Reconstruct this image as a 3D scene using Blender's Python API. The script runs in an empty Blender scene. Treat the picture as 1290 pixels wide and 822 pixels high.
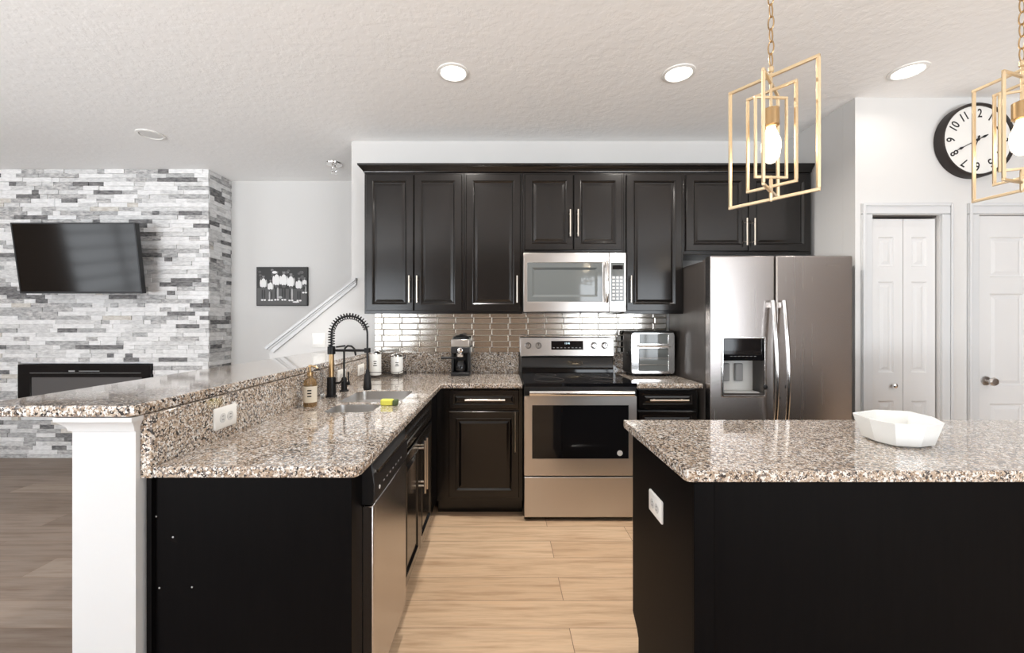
import bpy, bmesh, math, random
from mathutils import Vector, Matrix
random.seed(7)
S = bpy.context.scene
COL = S.collection
PI = math.pi

# ------------------------------------------------------------------ camera, world, light, exposure
H, F, VX, VY = 1.326, 525.0, 633.0, 406.0       # eye height, focal length in px, vanishing point
cam_d = bpy.data.cameras.new('camera'); cam = bpy.data.objects.new('camera', cam_d); COL.objects.link(cam)
cam.location = (0, 0, H); cam.rotation_euler = (PI / 2, 0, 0)
cam_d.sensor_width = 36.0; cam_d.lens = 36.0 * F / 1290.0
cam_d.shift_x = (645 - VX) / 1290.0; cam_d.shift_y = (VY - 411) / 1290.0
cam_d.clip_start = 0.05
S.camera = cam
S.view_settings.view_transform = 'Standard'; S.view_settings.look = 'None'
S.view_settings.gamma = 1.0; S.view_settings.use_curve_mapping = False
S.view_settings.exposure = 0.35
S.cycles.use_denoising = True
S.cycles.max_bounces = 10; S.cycles.diffuse_bounces = 6; S.cycles.glossy_bounces = 6
S.cycles.caustics_reflective = False; S.cycles.caustics_refractive = False
S.cycles.sample_clamp_indirect = 6.0

world = bpy.data.worlds.new('sky'); S.world = world; world.use_nodes = True
world.node_tree.nodes['Background'].inputs[0].default_value = (0.80, 0.90, 1.0, 1)
world.node_tree.nodes['Background'].inputs[1].default_value = 1.5

RX0, RX1, RY0, RY1, CEIL = -6.4, 5.2, -2.6, 4.42, 2.826     # room shell
# daylight standing just outside each window opening, plus added uplights for the ceiling: (name, centre, size, rotation, watts, colour)
DAY = [('daylight_patio', (3.1, RY0 - 0.22, 1.22), (3.0, 2.25), (PI / 2, 0, 0), 72, (.93, .965, 1.0)),
       ('daylight_rear', (-3.25, RY0 - 0.22, 1.32), (2.7, 2.0), (PI / 2, 0, 0), 46, (.93, .965, 1.0)),
       ('daylight_living', (RX0 - 0.22, -.35, 1.60), (3.7, 1.4), (0, -PI / 2, 0), 60, (.93, .965, 1.0)),
       ('added_uplight_right', (3.2, RY0 - 1.0, 0.15), (3.2, 1.4), (PI - .42, 0, 0), 200, (.95, .98, 1.0)),  # added unseen uplight, tilted into the room to brighten the ceiling
       ('added_uplight_left', (-3.25, RY0 - 1.0, 0.30), (2.7, 1.4), (PI - .42, 0, 0), 470, (.97, .985, 1.0))]  # second added uplight for the ceiling, outside the left rear window
for n, c, sz, r, w, colr in DAY:
    ld = bpy.data.lights.new(n, 'AREA'); ld.shape = 'RECTANGLE'
    ld.size, ld.size_y = (sz[0], sz[1]) if r[0] else (sz[1], sz[0])
    ld.energy = w; ld.color = colr
    lo = bpy.data.objects.new(n, ld); COL.objects.link(lo); lo.location = c; lo.rotation_euler = r
CAN_W, BULB_W = 17.0, 2.5
CAN_COL = (1.0, 0.94, 0.87)

# ------------------------------------------------------------------ materials
def mat(name, col=(.8, .8, .8), rough=.5, metal=0., spec=.5, coat=0., emit=None, es=0., trans=0., ior=1.45):
    m = bpy.data.materials.new(name); m.use_nodes = True
    b = m.node_tree.nodes['Principled BSDF']
    b.inputs['Base Color'].default_value = (*col, 1)
    b.inputs['Roughness'].default_value = rough; b.inputs['Metallic'].default_value = metal
    b.inputs['Specular IOR Level'].default_value = spec; b.inputs['Coat Weight'].default_value = coat
    b.inputs['Coat Roughness'].default_value = .05
    b.inputs['Transmission Weight'].default_value = trans; b.inputs['IOR'].default_value = ior
    if emit:
        b.inputs['Emission Color'].default_value = (*emit, 1); b.inputs['Emission Strength'].default_value = es
    return m
def nd(m, t, **kw):
    n = m.node_tree.nodes.new(t)
    for k, v in kw.items(): setattr(n, k, v)
    return n
def lk(m, a, b): m.node_tree.links.new(a, b)
def BS(m): return m.node_tree.nodes['Principled BSDF']
def bump(m, height_out, strength=.2, dist=.002):
    n = nd(m, 'ShaderNodeBump'); n.inputs['Strength'].default_value = strength; n.inputs['Distance'].default_value = dist
    lk(m, height_out, n.inputs['Height']); lk(m, n.outputs['Normal'], BS(m).inputs['Normal']); return n
def coords(m, scale=(1, 1, 1), kind='Object'):
    t = nd(m, 'ShaderNodeTexCoord'); mp = nd(m, 'ShaderNodeMapping'); mp.inputs['Scale'].default_value = scale
    lk(m, t.outputs[kind], mp.inputs['Vector']); return mp.outputs['Vector']
def noise(m, vec, scale, detail=4, rough=.55):
    n = nd(m, 'ShaderNodeTexNoise'); n.inputs['Scale'].default_value = scale; n.inputs['Detail'].default_value = detail
    n.inputs['Roughness'].default_value = rough; lk(m, vec, n.inputs['Vector']); return n
def ramp(m, fac, stops, interp='LINEAR'):
    r = nd(m, 'ShaderNodeValToRGB'); r.color_ramp.interpolation = interp
    e = r.color_ramp.elements
    while len(e) < len(stops): e.new(.5)
    for i, (p, c) in enumerate(stops): e[i].position = p; e[i].color = (*c, 1)
    lk(m, fac, r.inputs['Fac']); return r
def mix(m, fac, a, b, mode='MIX'):
    n = nd(m, 'ShaderNodeMix', data_type='RGBA', blend_type=mode)
    if isinstance(fac, float): n.inputs[0].default_value = fac
    else: lk(m, fac, n.inputs[0])
    for s, v in ((6, a), (7, b)):
        if isinstance(v, tuple): n.inputs[s].default_value = (*v, 1)
        else: lk(m, v, n.inputs[s])
    return n.outputs[2]

def mk_paint(name, col, bs=.05, sc=180):
    m = mat(name, col, .6, spec=.3); v = coords(m); n = noise(m, v, sc, 3); bump(m, n.outputs['Fac'], bs, .001); return m
M_WALL = mk_paint('wall_paint', (.66, .655, .645))
M_TAUPE = mk_paint('taupe_paint', (.15, .12, .10))  # unseen right wall, dark tone chosen for the fridge reflection
M_REFLWALL = mk_paint('brown_reflection_paint', (.27, .215, .17))  # unseen rear and left walls, darkened for contrast in glossy reflections
M_TRIM = mk_paint('white_trim', (.62, .63, .64), .02)
M_DOOR = mk_paint('door_paint', (.69, .69, .69), .02)
def mk_ceiling():
    m = mat('ceiling_knockdown', (.92, .92, .915), .8, spec=.2); v = coords(m)
    n = noise(m, v, 16, 5, .6); r = ramp(m, n.outputs['Fac'], [(.44, (0, 0, 0)), (.58, (1, 1, 1))])
    n2 = noise(m, v, 90, 3); c = mix(m, .25, r.outputs['Color'], n2.outputs['Color'])
    bump(m, c, .32, .003); return m
M_CEIL = mk_ceiling()
def mk_floor(nm, cols):
    m = mat(nm, (.6, .4, .25), .42, spec=.4)
    v = coords(m)
    br = nd(m, 'ShaderNodeTexBrick'); lk(m, v, br.inputs['Vector'])
    br.offset = .37; br.offset_frequency = 2
    br.inputs['Color1'].default_value = (0, 0, 0, 1); br.inputs['Color2'].default_value = (1, 1, 1, 1); br.inputs['Mortar'].default_value = (.5, .5, .5, 1)
    br.inputs['Scale'].default_value = 1; br.inputs['Mortar Size'].default_value = .0016; br.inputs['Mortar Smooth'].default_value = .1
    br.inputs['Brick Width'].default_value = 1.35; br.inputs['Row Height'].default_value = .18
    base = ramp(m, br.outputs['Color'], [(0, cols[0]), (.5, cols[1]), (1, cols[2])])
    # grain, stretched along the boards and shifted per board
    sh = nd(m, 'ShaderNodeVectorMath', operation='ADD'); sc = nd(m, 'ShaderNodeVectorMath', operation='SCALE'); sc.inputs['Scale'].default_value = 7.
    lk(m, br.outputs['Color'], sc.inputs[0]); lk(m, v, sh.inputs[0]); lk(m, sc.outputs[0], sh.inputs[1])
    mp = nd(m, 'ShaderNodeMapping'); mp.inputs['Scale'].default_value = (1.2, 14, 1); lk(m, sh.outputs[0], mp.inputs['Vector'])
    g = noise(m, mp.outputs['Vector'], 2.2, 6, .6); gr = ramp(m, g.outputs['Fac'], [(.3, (.66, .58, .52)), (.55, (1, 1, 1)), (.75, (1.0, .93, .86))])
    c = mix(m, .85, base.outputs['Color'], gr.outputs['Color'], 'MULTIPLY')
    mp2 = nd(m, 'ShaderNodeMapping'); mp2.inputs['Scale'].default_value = (3, 90, 1); lk(m, sh.outputs[0], mp2.inputs['Vector'])
    g2 = noise(m, mp2.outputs['Vector'], 2, 3); gr2 = ramp(m, g2.outputs['Fac'], [(.35, (.86, .84, .82)), (.6, (1, 1, 1))])
    c = mix(m, .6, c, gr2.outputs['Color'], 'MULTIPLY')
    c = mix(m, br.outputs['Fac'], c, (.22, .14, .09))
    lk(m, c, BS(m).inputs['Base Color']); bump(m, g2.outputs['Fac'], .06, .001); return m
M_FLOOR = mk_floor('honey_oak_planks', ((.60, .415, .265), (.67, .475, .31), (.73, .535, .36)))
M_FLOOR_DIM = mk_floor('oak_planks_dimmed', ((.25, .195, .155), (.31, .245, .20), (.37, .30, .245)))  # same boards as the kitchen; dimmer, cooler living-room light put into the colour
def mk_granite():
    m = mat('speckled_granite', (.6, .55, .5), .07, spec=.6, coat=.6)
    v = coords(m)
    wob = noise(m, v, 60, 2); vv = nd(m, 'ShaderNodeVectorMath', operation='MULTIPLY_ADD'); vv.inputs[1].default_value = (.007, .007, .007)
    lk(m, wob.outputs['Color'], vv.inputs[0]); lk(m, v, vv.inputs[2])
    def vor(scale):
        n = nd(m, 'ShaderNodeTexVoronoi'); n.inputs['Scale'].default_value = scale; lk(m, vv.outputs[0], n.inputs['Vector'])
        s = nd(m, 'ShaderNodeSeparateColor'); lk(m, n.outputs['Color'], s.inputs[0]); return s
    a = vor(150)
    ca = ramp(m, a.outputs[0], [(0, (.035, .033, .034)), (.12, (.17, .15, .14)), (.25, (.33, .255, .19)), (.44, (.45, .365, .285)), (.60, (.54, .47, .40)), (.80, (.72, .715, .70)), (.95, (.24, .165, .11))], 'CONSTANT')
    b = vor(300)
    mk = ramp(m, b.outputs[1], [(0, (1, 1, 1)), (.22, (0, 0, 0))], 'CONSTANT')
    cb = ramp(m, b.outputs[2], [(0, (.05, .045, .045)), (.38, (.27, .22, .19)), (.62, (.80, .77, .73))], 'CONSTANT')
    c = mix(m, mk.outputs['Color'], ca.outputs['Color'], cb.outputs['Color'])
    big = noise(m, v, 7, 3); br = ramp(m, big.outputs['Fac'], [(.35, (.90, .86, .82)), (.62, (1, 1, 1))])
    c = mix(m, .7, c, br.outputs['Color'], 'MULTIPLY')
    lk(m, c, BS(m).inputs['Base Color']); return m
M_GRAN = mk_granite()
def mk_espresso(nm, a, b, rough, spec, coat):
    m = mat(nm, a, rough, spec=spec, coat=coat); BS(m).inputs['Coat Roughness'].default_value = .17
    v = coords(m, (30, 30, 2)); n = noise(m, v, 2.5, 4)
    r = ramp(m, n.outputs['Fac'], [(.3, a), (.7, b)]); lk(m, r.outputs['Color'], BS(m).inputs['Base Color']); return m
M_ESP = mk_espresso('espresso_lacquer', (.0045, .0038, .0035), (.0075, .006, .0055), .20, .38, .36)
M_ESPM = mk_espresso('espresso_matte', (.003, .0027, .0029), (.0042, .0037, .0039), .42, .04, 0.)  # darker base and duller finish than the lacquer
def mk_steel(name, col, rough, sx=(2, 2, 260), an=.7):
    m = mat(name, col, rough, 1.0); v = coords(m, sx); n = noise(m, v, 1.5, 3)
    r = ramp(m, n.outputs['Fac'], [(.3, (rough * .985,) * 3), (.7, (rough * 1.015,) * 3)]); lk(m, r.outputs['Color'], BS(m).inputs['Roughness'])
    c = nd(m, 'ShaderNodeCombineXYZ'); c.inputs[2].default_value = 1.0; lk(m, c.outputs[0], BS(m).inputs['Tangent'])
    BS(m).inputs['Anisotropic'].default_value = an; return m
M_STEEL = mk_steel('brushed_steel', (.62, .60, .585), .29)
M_FRIDGE = mk_steel('fridge_steel', (.46, .43, .415), .27, (30, 2, .4))
M_STEELV = mk_steel('brushed_steel_vertical', (.60, .58, .57), .27, (40, 40, .4))
M_BASIN = mat('satin_steel', (.58, .57, .56), .32, 1.0)
M_BRIGHT = mat('polished_steel', (.80, .79, .78), .16, 1.0)
M_NICKEL = mat('champagne_nickel', (.78, .71, .62), .28, 1.0)
M_GOLD = mat('champagne_gold', (.76, .60, .39), .36, .85)
M_GOLD2 = mat('aged_brass', (.50, .34, .18), .35, 1.0)
M_BLKG = mat('black_glass', (.006, .006, .007), .05, spec=.55)
M_BLK = mat('black_plastic', (.012, .012, .013), .38)
M_BLKM = mat('matte_black_metal', (.013, .013, .014), .42, .3)
M_DKGRY = mat('dark_grey_enamel', (.055, .048, .044), .42)
M_GREY = mat('grey_plastic', (.33, .33, .33), .4)
M_LGREY = mat('pale_grey_plastic', (.62, .62, .61), .35)
M_WPL = mat('white_plastic', (.83, .825, .80), .35)
M_CER = mat('white_glazed_ceramic', (.83, .845, .835), .22, coat=.3)
M_LABEL = mat('cream_label', (.78, .72, .60), .6)
M_AMBER = mat('amber_glass', (.55, .36, .17), .08, trans=.75)
M_GLASS = mat('clear_glass', (.95, .97, .97), .03, trans=1.0)
M_SMOKE = mat('smoked_glass', (.12, .13, .13), .05, spec=.9)
M_YEL = mat('yellow_sponge', (.80, .78, .13), .9); M_GRN = mat('green_scrub', (.10, .13, .06), .95)
M_GROUT = mat('pale_grout', (.40, .36, .31), .85)
M_TILE = mat('mirror_tile', (.80, .765, .71), .14, 1.0)
M_LENS = mat('lamp_lens', (1, 1, 1), .5, emit=(1, .95, .88), es=3.5)
M_LENSOFF = mat('unlit_lens', (.74, .74, .73), .4)
M_BULB = mat('glowing_bulb', (1, .9, .75), .2, emit=(1, .82, .58), es=4.0)
M_DIGIT = mat('lit_digits', (.1, .3, .3), .4, emit=(.75, .9, 1), es=1.2)
M_BLACKINK = mat('black_ink', (.015, .014, .014), .6)
M_FACE = mat('clock_paper', (.80, .79, .76), .55)
M_FRAME = mat('clock_frame_black', (.022, .017, .015), .45)
M_FIREBED = mat('firebox_glass', (.11, .105, .105), .14, spec=.6)
M_TV = mat('tv_screen', (.008, .006, .005), .10, spec=.32)
PRT = [mat('print_grey_%d' % i, (c, c, c), .6) for i, c in enumerate((.04, .10, .20, .45, .80))]
def mk_stone(name, a, b):
    m = mat(name, a, .7, spec=.3); v = coords(m, (5, 5, 16)); n = noise(m, v, 3.5, 6, .62)
    r = ramp(m, n.outputs['Fac'], [(.34, a), (.62, b)]); lk(m, r.outputs['Color'], BS(m).inputs['Base Color'])
    n2 = noise(m, v, 22, 4); bump(m, n2.outputs['Fac'], .35, .004); return m
STONES = [mk_stone('stone_white', (.70, .70, .705), (.88, .88, .88)), mk_stone('stone_pale', (.52, .52, .525), (.76, .76, .755)),
          mk_stone('stone_grey', (.27, .27, .275), (.58, .58, .58)), mk_stone('stone_vein', (.24, .24, .25), (.66, .65, .64)),
          mk_stone('stone_dark', (.08, .08, .085), (.27, .265, .265)), mk_stone('stone_warm', (.50, .46, .41), (.72, .70, .66))]

# ------------------------------------------------------------------ mesh builder
class MB:
    def __init__(s, o=(0, 0, 0)):
        s.v, s.f, s.mi, s.o, s.cur = [], [], [], Vector(o), 0
    def add(s, vs, fs):
        n = len(s.v); s.v += [Vector(p) - s.o for p in vs]
        s.f += [tuple(n + i for i in f) for f in fs]; s.mi += [s.cur] * len(fs); return s
    def box(s, x0, x1, y0, y1, z0, z1):
        vs = [(x, y, z) for x in (x0, x1) for y in (y0, y1) for z in (z0, z1)]
        return s.add(vs, [(0, 1, 3, 2), (4, 6, 7, 5), (0, 4, 5, 1), (2, 3, 7, 6), (0, 2, 6, 4), (1, 5, 7, 3)])
    def loft(s, rings, cap=True, closed=False):
        n = len(rings[0]); vs = [p for r in rings for p in r]; fs = []
        R = len(rings)
        for i in range(R if closed else R - 1):
            a, b = i * n, ((i + 1) % R) * n
            for k in range(n): fs.append((a + k, a + (k + 1) % n, b + (k + 1) % n, b + k))
        if cap and not closed: fs += [tuple(range(n))[::-1], tuple((R - 1) * n + k for k in range(n))]
        return s.add(vs, fs)
    def lathe(s, prof, c=(0, 0, 0), axis='z', n=24, sx=1, sy=1):      # prof: (radius, height)
        def P(r, h, t):
            a, b = r * math.cos(t) * sx, r * math.sin(t) * sy
            p = (a, b, h) if axis == 'z' else ((a, h, b) if axis == 'y' else (h, a, b))
            return (p[0] + c[0], p[1] + c[1], p[2] + c[2])
        return s.loft([[P(max(r, 1e-4), h, 2 * PI * k / n) for k in range(n)] for r, h in prof])
    def tube(s, pts, r, n=10, closed=False):
        pts = [Vector(p) for p in pts]; N = len(pts); rings = []
        up = Vector((0, 0, 1)); prev = None
        for i, p in enumerate(pts):
            a = pts[(i - 1) % N] if (closed or i > 0) else p
            b = pts[(i + 1) % N] if (closed or i < N - 1) else p
            d = (b - a).normalized()
            if prev is None:
                q = d.cross(up); q = q if q.length > .01 else d.cross(Vector((1, 0, 0)))
            else:
                q = prev - d * prev.dot(d)
                if q.length < 1e-4: q = d.cross(Vector((.3, .5, .8)))
            q.normalize(); prev = q; w = d.cross(q)
            rr = r[i] if isinstance(r, (list, tuple)) else r
            rings.append([tuple(p + q * rr * math.cos(2 * PI * k / n) + w * rr * math.sin(2 * PI * k / n)) for k in range(n)])
        return s.loft(rings, True, closed)
    def bar(s, a, b, w, h=None):                                      # square bar from a to b
        a, b = Vector(a), Vector(b); h = h or w; d = (b - a).normalized()
        q = d.cross(Vector((0, 0, 1))); q = q if q.length > .01 else Vector((1, 0, 0)); q.normalize(); u = d.cross(q)
        R = lambda p: [tuple(p + q * i * w / 2 + u * j * h / 2) for i, j in ((-1, -1), (1, -1), (1, 1), (-1, 1))]
        return s.loft([R(a), R(b)])
    def prism(s, outline, a0, a1, axis='z', holes=()):                # 2-D outline with holes, extruded
        m3 = {'z': lambda u, v, a: (u, v, a), 'y': lambda u, v, a: (u, a, v), 'x': lambda u, v, a: (a, u, v)}[axis]
        bm = bmesh.new(); es = []
        for lp in (outline, *holes):
            vs = [bm.verts.new((u, v, 0)) for u, v in lp]
            es += [bm.edges.new((vs[i], vs[(i + 1) % len(vs)])) for i in range(len(vs))]
        bmesh.ops.triangle_fill(bm, use_beauty=True, edges=es)
        bm.verts.index_update()
        vs = [v.co.copy() for v in bm.verts]; fs = [tuple(v.index for v in f.verts) for f in bm.faces]; bm.free()
        s.add([m3(p.x, p.y, a0) for p in vs], fs); s.add([m3(p.x, p.y, a1) for p in vs], fs)
        for lp in (outline, *holes):
            n = len(lp); s.add([m3(u, v, a0) for u, v in lp] + [m3(u, v, a1) for u, v in lp], [(i, (i + 1) % n, n + (i + 1) % n, n + i) for i in range(n)])
        return s
    def rects(s, x0, x1, z0, z1, steps, y=0.0, open_back=False):            # nested rectangles facing -Y: (inset, recess)
        R = lambda i, d: [(x0 + i, y + d, z0 + i), (x1 - i, y + d, z0 + i), (x1 - i, y + d, z1 - i), (x0 + i, y + d, z1 - i)]
        s.loft([R(i, d) for i, d in steps], not open_back)
        if open_back: s.add(R(*steps[-1]), [(0, 1, 2, 3)])
        return s
    def build(s, name, m, parent=None, loc=None, bevel=0, seg=2, smooth=True, merge=True):
        me = bpy.data.meshes.new(name); me.from_pydata([tuple(p) for p in s.v], [], s.f)
        ms = m if isinstance(m, (list, tuple)) else [m]
        for x in ms: me.materials.append(x)
        for p, i in zip(me.polygons, s.mi): p.material_index = i
        bm = bmesh.new(); bm.from_mesh(me)
        if merge: bmesh.ops.remove_doubles(bm, verts=bm.verts, dist=1e-5)
        bmesh.ops.recalc_face_normals(bm, faces=bm.faces); bm.to_mesh(me); bm.free()
        if smooth:
            me.polygons.foreach_set('use_smooth', [True] * len(me.polygons)); me.set_sharp_from_angle(angle=math.radians(36))
        o = bpy.data.objects.new(name, me); COL.objects.link(o)
        if parent: o.parent = parent
        o.location = loc if loc is not None else ((0, 0, 0) if parent else s.o)
        if bevel:
            b = o.modifiers.new('bevel', 'BEVEL'); b.width = bevel; b.segments = seg; b.limit_method = 'ANGLE'; b.angle_limit = math.radians(40)
        return o
def rrect(x0, x1, y0, y1, r, n=5):
    out = []
    for cx, cy, a in ((x1 - r, y1 - r, 0), (x0 + r, y1 - r, 90), (x0 + r, y0 + r, 180), (x1 - r, y0 + r, 270)):
        out += [(cx + r * math.cos(math.radians(a + 90 * k / n)), cy + r * math.sin(math.radians(a + 90 * k / n))) for k in range(n + 1)]
    return out
def rect(x0, x1, y0, y1): return [(x0, y0), (x1, y0), (x1, y1), (x0, y1)]
def thing(name, loc, label, cat, group=None, rotz=0):
    o = bpy.data.objects.new(name, None); COL.objects.link(o); o.location = loc; o.rotation_euler = (0, 0, rotz)
    o.empty_display_size = .1; return tag(o, label, cat, group)
def tag(o, label, cat, group=None):
    o['label'] = label; o['category'] = cat
    if group: o['group'] = group
    return o
def struct(o):
    o['kind'] = 'structure'; return o
def copy_tree(o, parent=None):
    c = o.copy(); COL.objects.link(c)
    if parent: c.parent = parent
    for ch in list(o.children): copy_tree(ch, c)
    return c
def sbox(name, m, *b, bevel=0):
    o = ((b[0] + b[1]) / 2, (b[2] + b[3]) / 2, b[4])
    return struct(MB(o).box(*b).build(name, m, bevel=bevel))
def text_mesh(txt, size, m, align='CENTER', extrude=.0004, off=0.):
    cu = bpy.data.curves.new('t', 'FONT'); cu.body = txt; cu.size = size; cu.align_x = align; cu.align_y = 'CENTER'; cu.extrude = extrude; cu.offset = off
    ob = bpy.data.objects.new('t', cu); COL.objects.link(ob); bpy.context.view_layer.update()
    me = bpy.data.meshes.new_from_object(ob); bpy.data.objects.remove(ob); bpy.data.curves.remove(cu)
    vs = [v.co.copy() for v in me.vertices]; fs = [tuple(p.vertices) for p in me.polygons]; bpy.data.meshes.remove(me)
    return vs, fs

# ------------------------------------------------------------------ room shell
WY = 3.45                                                             # face of the kitchen back wall
PW, PX = 2.78, 2.353                                                  # pantry wall face, its left corner
sbox('floor_living', M_FLOOR_DIM, RX0 - .2, -1.1201, RY0 - .2, RY1 + .2, -.1, 0)  # split off to carry the dimmed plank colour
sbox('floor', M_FLOOR, -1.12, RX1 + .2, RY0 - .2, RY1 + .2, -.1, 0)
sbox('ceiling', M_CEIL, RX0 - .2, RX1 + .2, RY0 - .2, RY1 + .2, CEIL, CEIL + .1)
sbox('wall_far', M_WALL, RX0, RX1, RY1, RY1 + .12, 0, CEIL)
def wall_open(name, m, axis, a0, a1, u0, u1, holes):
    return struct(MB().prism(rect(u0, u1, 0, CEIL), a0, a1, axis, holes=[rect(*h) for h in holes]).build(name, m, smooth=False))
WIN = {'rear': [(1.6, 4.6, .10, 2.35), (-4.6, -1.9, .32, 2.32)], 'living': [(-2.2, 1.5, .9, 2.3)]}
wall_open('wall_rear', M_REFLWALL, 'y', RY0 - .12, RY0, RX0, RX1, WIN['rear'])
wall_open('wall_left', M_REFLWALL, 'x', RX0 - .12, RX0, RY0, RY1, WIN['living'])
sbox('wall_right', M_TAUPE, RX1, RX1 + .12, RY0, RY1, 0, CEIL)
def window(name, axis, face, u0, u1, z0, z1, nu, nz):
    m = MB(); w = .05
    def bx(a, b, c, d):
        if axis == 'y': m.box(a, b, face - .09, face - .04, c, d)
        else: m.box(face - .09, face - .04, a, b, c, d)
    bx(u0, u1, z0, z0 + w); bx(u0, u1, z1 - w, z1); bx(u0, u0 + w, z0 + w, z1 - w); bx(u1 - w, u1, z0 + w, z1 - w)
    for i in range(1, nu): x = u0 + (u1 - u0) * i / nu; bx(x - .022, x + .022, z0 + w, z1 - w)
    for j in range(1, nz): z = z0 + (z1 - z0) * j / nz; bx(u0 + w, u1 - w, z - .012, z + .012)
    struct(m.build(name, M_TRIM))
window('window_1', 'y', RY0, 1.6, 4.6, .10, 2.35, 4, 1)
window('window_2', 'y', RY0, -4.6, -1.9, .32, 2.32, 3, 2)
window('window_3', 'x', RX0, -2.2, 1.5, .9, 2.3, 4, 6)
# kitchen back wall and the stair half wall that continues it
SL0, SL1 = (-1.935, 1.118), (-1.25, 1.640)
struct(MB((0, WY, 0)).box(-1.25, PX, WY, WY + .12, 0, CEIL).build('wall_back', M_WALL))
struct(MB((-1.6, WY, 0)).prism([(-1.93, 0), (-1.25, 0), (-1.25, 1.628), (-1.93, 1.106)], WY, WY + .12, 'y').build('wall_stair', M_WALL))
def stair_cap():
    m = MB((-1.6, WY, 1.1)); a = Vector((-1.955, 0, 1.122)); b = Vector((-1.205, 0, 1.694)); d = (b - a).normalized(); n = Vector((-d.z, 0, d.x))
    def strip(o0, o1, y0, y1, e0=0., e1=0.):
        p = [a + n * o0 + d * e0, b + n * o0 - d * e1, b + n * o1 - d * e1, a + n * o1 + d * e0]
        p[1].x = p[2].x = b.x if e1 == 0 else b.x - e1
        m.prism([(q.x, q.z) for q in p], y0, y1, 'y')
    strip(-.024, 0, WY - .035, WY + .15); strip(-.075, -.0245, WY - .018, WY - .001, .02); strip(-.040, -.0245, WY - .026, WY - .0185, .012)
    o = m.build('trim_1', M_TRIM, bevel=.003); struct(o)
stair_cap()
# pantry block
sbox('wall_return', M_WALL, PX, PX + .10, PW + .101, RY1, 0, CEIL)
D1, D2 = (2.462, 2.918), (3.170, 3.932)                               # door openings
DTOP = 2.045
struct(MB((PX, PW, 0)).prism([(PX, 0), (D1[0], 0), (D1[0], DTOP), (D1[1], DTOP), (D1[1], 0), (D2[0], 0), (D2[0], DTOP), (D2[1], DTOP), (D2[1], 0), (RX1, 0), (RX1, CEIL), (PX, CEIL)], PW, PW + .10, 'y').build('wall_pantry', M_WALL, smooth=False))
def casing(name, x0, x1):
    w = .072; m = MB((x0, PW, 0))
    def leg(a, b): m.box(a, b, PW - .014, PW, 0, DTOP)
    leg(x0 - w, x0 - .004); leg(x1 + .004, x1 + w); m.box(x0 - w, x1 + w, PW - .014, PW, DTOP + .004, DTOP + w)
    m.box(x0 - w, x0 - w + .018, PW - .022, PW - .0141, 0, DTOP + w); m.box(x1 + w - .018, x1 + w, PW - .022, PW - .0141, 0, DTOP + w)
    m.box(x0 - w + .018, x1 + w - .018, PW - .022, PW - .0141, DTOP + w - .018, DTOP + w)
    struct(m.build(name, M_TRIM, bevel=.003))
casing('trim_2', *D1); casing('trim_3', *D2)
def panelled(m, x0, x1, z0, z1, panels, y, t):
    m.prism(rect(x0, x1, z0, z1), y, y + .012, 'y', holes=[rect(a, b, c, d) for a, b, c, d in panels])
    m.box(x0, x1, y + .012, y + t, z0, z1)
    for a, b, c, d in panels: m.rects(a, b, c, d, [(0, .0), (.008, .0095), (.018, .0105), (.038, .003)], y, True)
def door_1():
    y = PW + .02; root = struct(bpy.data.objects.new('door_1', None)); COL.objects.link(root); root.location = (D1[0], y, 0); o = root.location
    mid = (D1[0] + D1[1]) / 2
    for a, b in ((D1[0] + .003, mid - .002), (mid + .002, D1[1] - .012)):
        m = MB(o); c = (a + b) / 2; h = .052
        panelled(m, a, b, .012, DTOP - .024, [(c - h, c + h, 1.70, 1.90), (c - h, c + h, .99, 1.60), (c - h, c + h, .18, .80)], y, .032)
        m.build('door_leaf', M_DOOR, root, smooth=False)
    MB(o).lathe([(.006, .0), (.006, -.016), (.015, -.022), (.016, -.030), (.006, -.036)], (mid - .075, y, .905), 'y', 16).build('knob', M_BRIGHT, root)
    MB(o).box(D1[0] + .003, D1[1] - .003, y + .002, y + .03, DTOP - .012, DTOP - .001).build('track', M_DKGRY, root)
door_1()
def door_2():
    y = PW + .02; root = struct(bpy.data.objects.new('door_2', None)); COL.objects.link(root); root.location = (D2[0], y, 0); o = root.location
    a, b = D2[0] + .004, D2[1] - .004; m = MB(o); pn = []
    for c0, c1 in ((a + .10, a + .33), (b - .33, b - .10)):
        pn += [(c0, c1, 1.63, 1.90), (c0, c1, .90, 1.52), (c0, c1, .2, .78)]
    panelled(m, a, b, .01, DTOP - .004, pn, y, .035); m.build('door_leaf', M_DOOR, root, smooth=False)
    MB(o).lathe([(.030, 0), (.030, -.006), (.011, -.009), (.011, -.030), (.024, -.038), (.028, -.050), (.022, -.060), (.004, -.062)], (a + .07, y, .935), 'y', 20).build('knob', M_STEEL, root)
door_2()
def basebd(name, x0, x1, y): struct(MB((x0, y, 0)).box(x0, x1, y - .014, y, 0, .10).box(x0, x1, y - .009, y, .1001, .115).build(name, M_TRIM))
basebd('baseboard_pantry', D1[1] + .073, D2[0] - .073, PW); basebd('baseboard_far', -2.87, -1.0, RY1)

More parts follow.
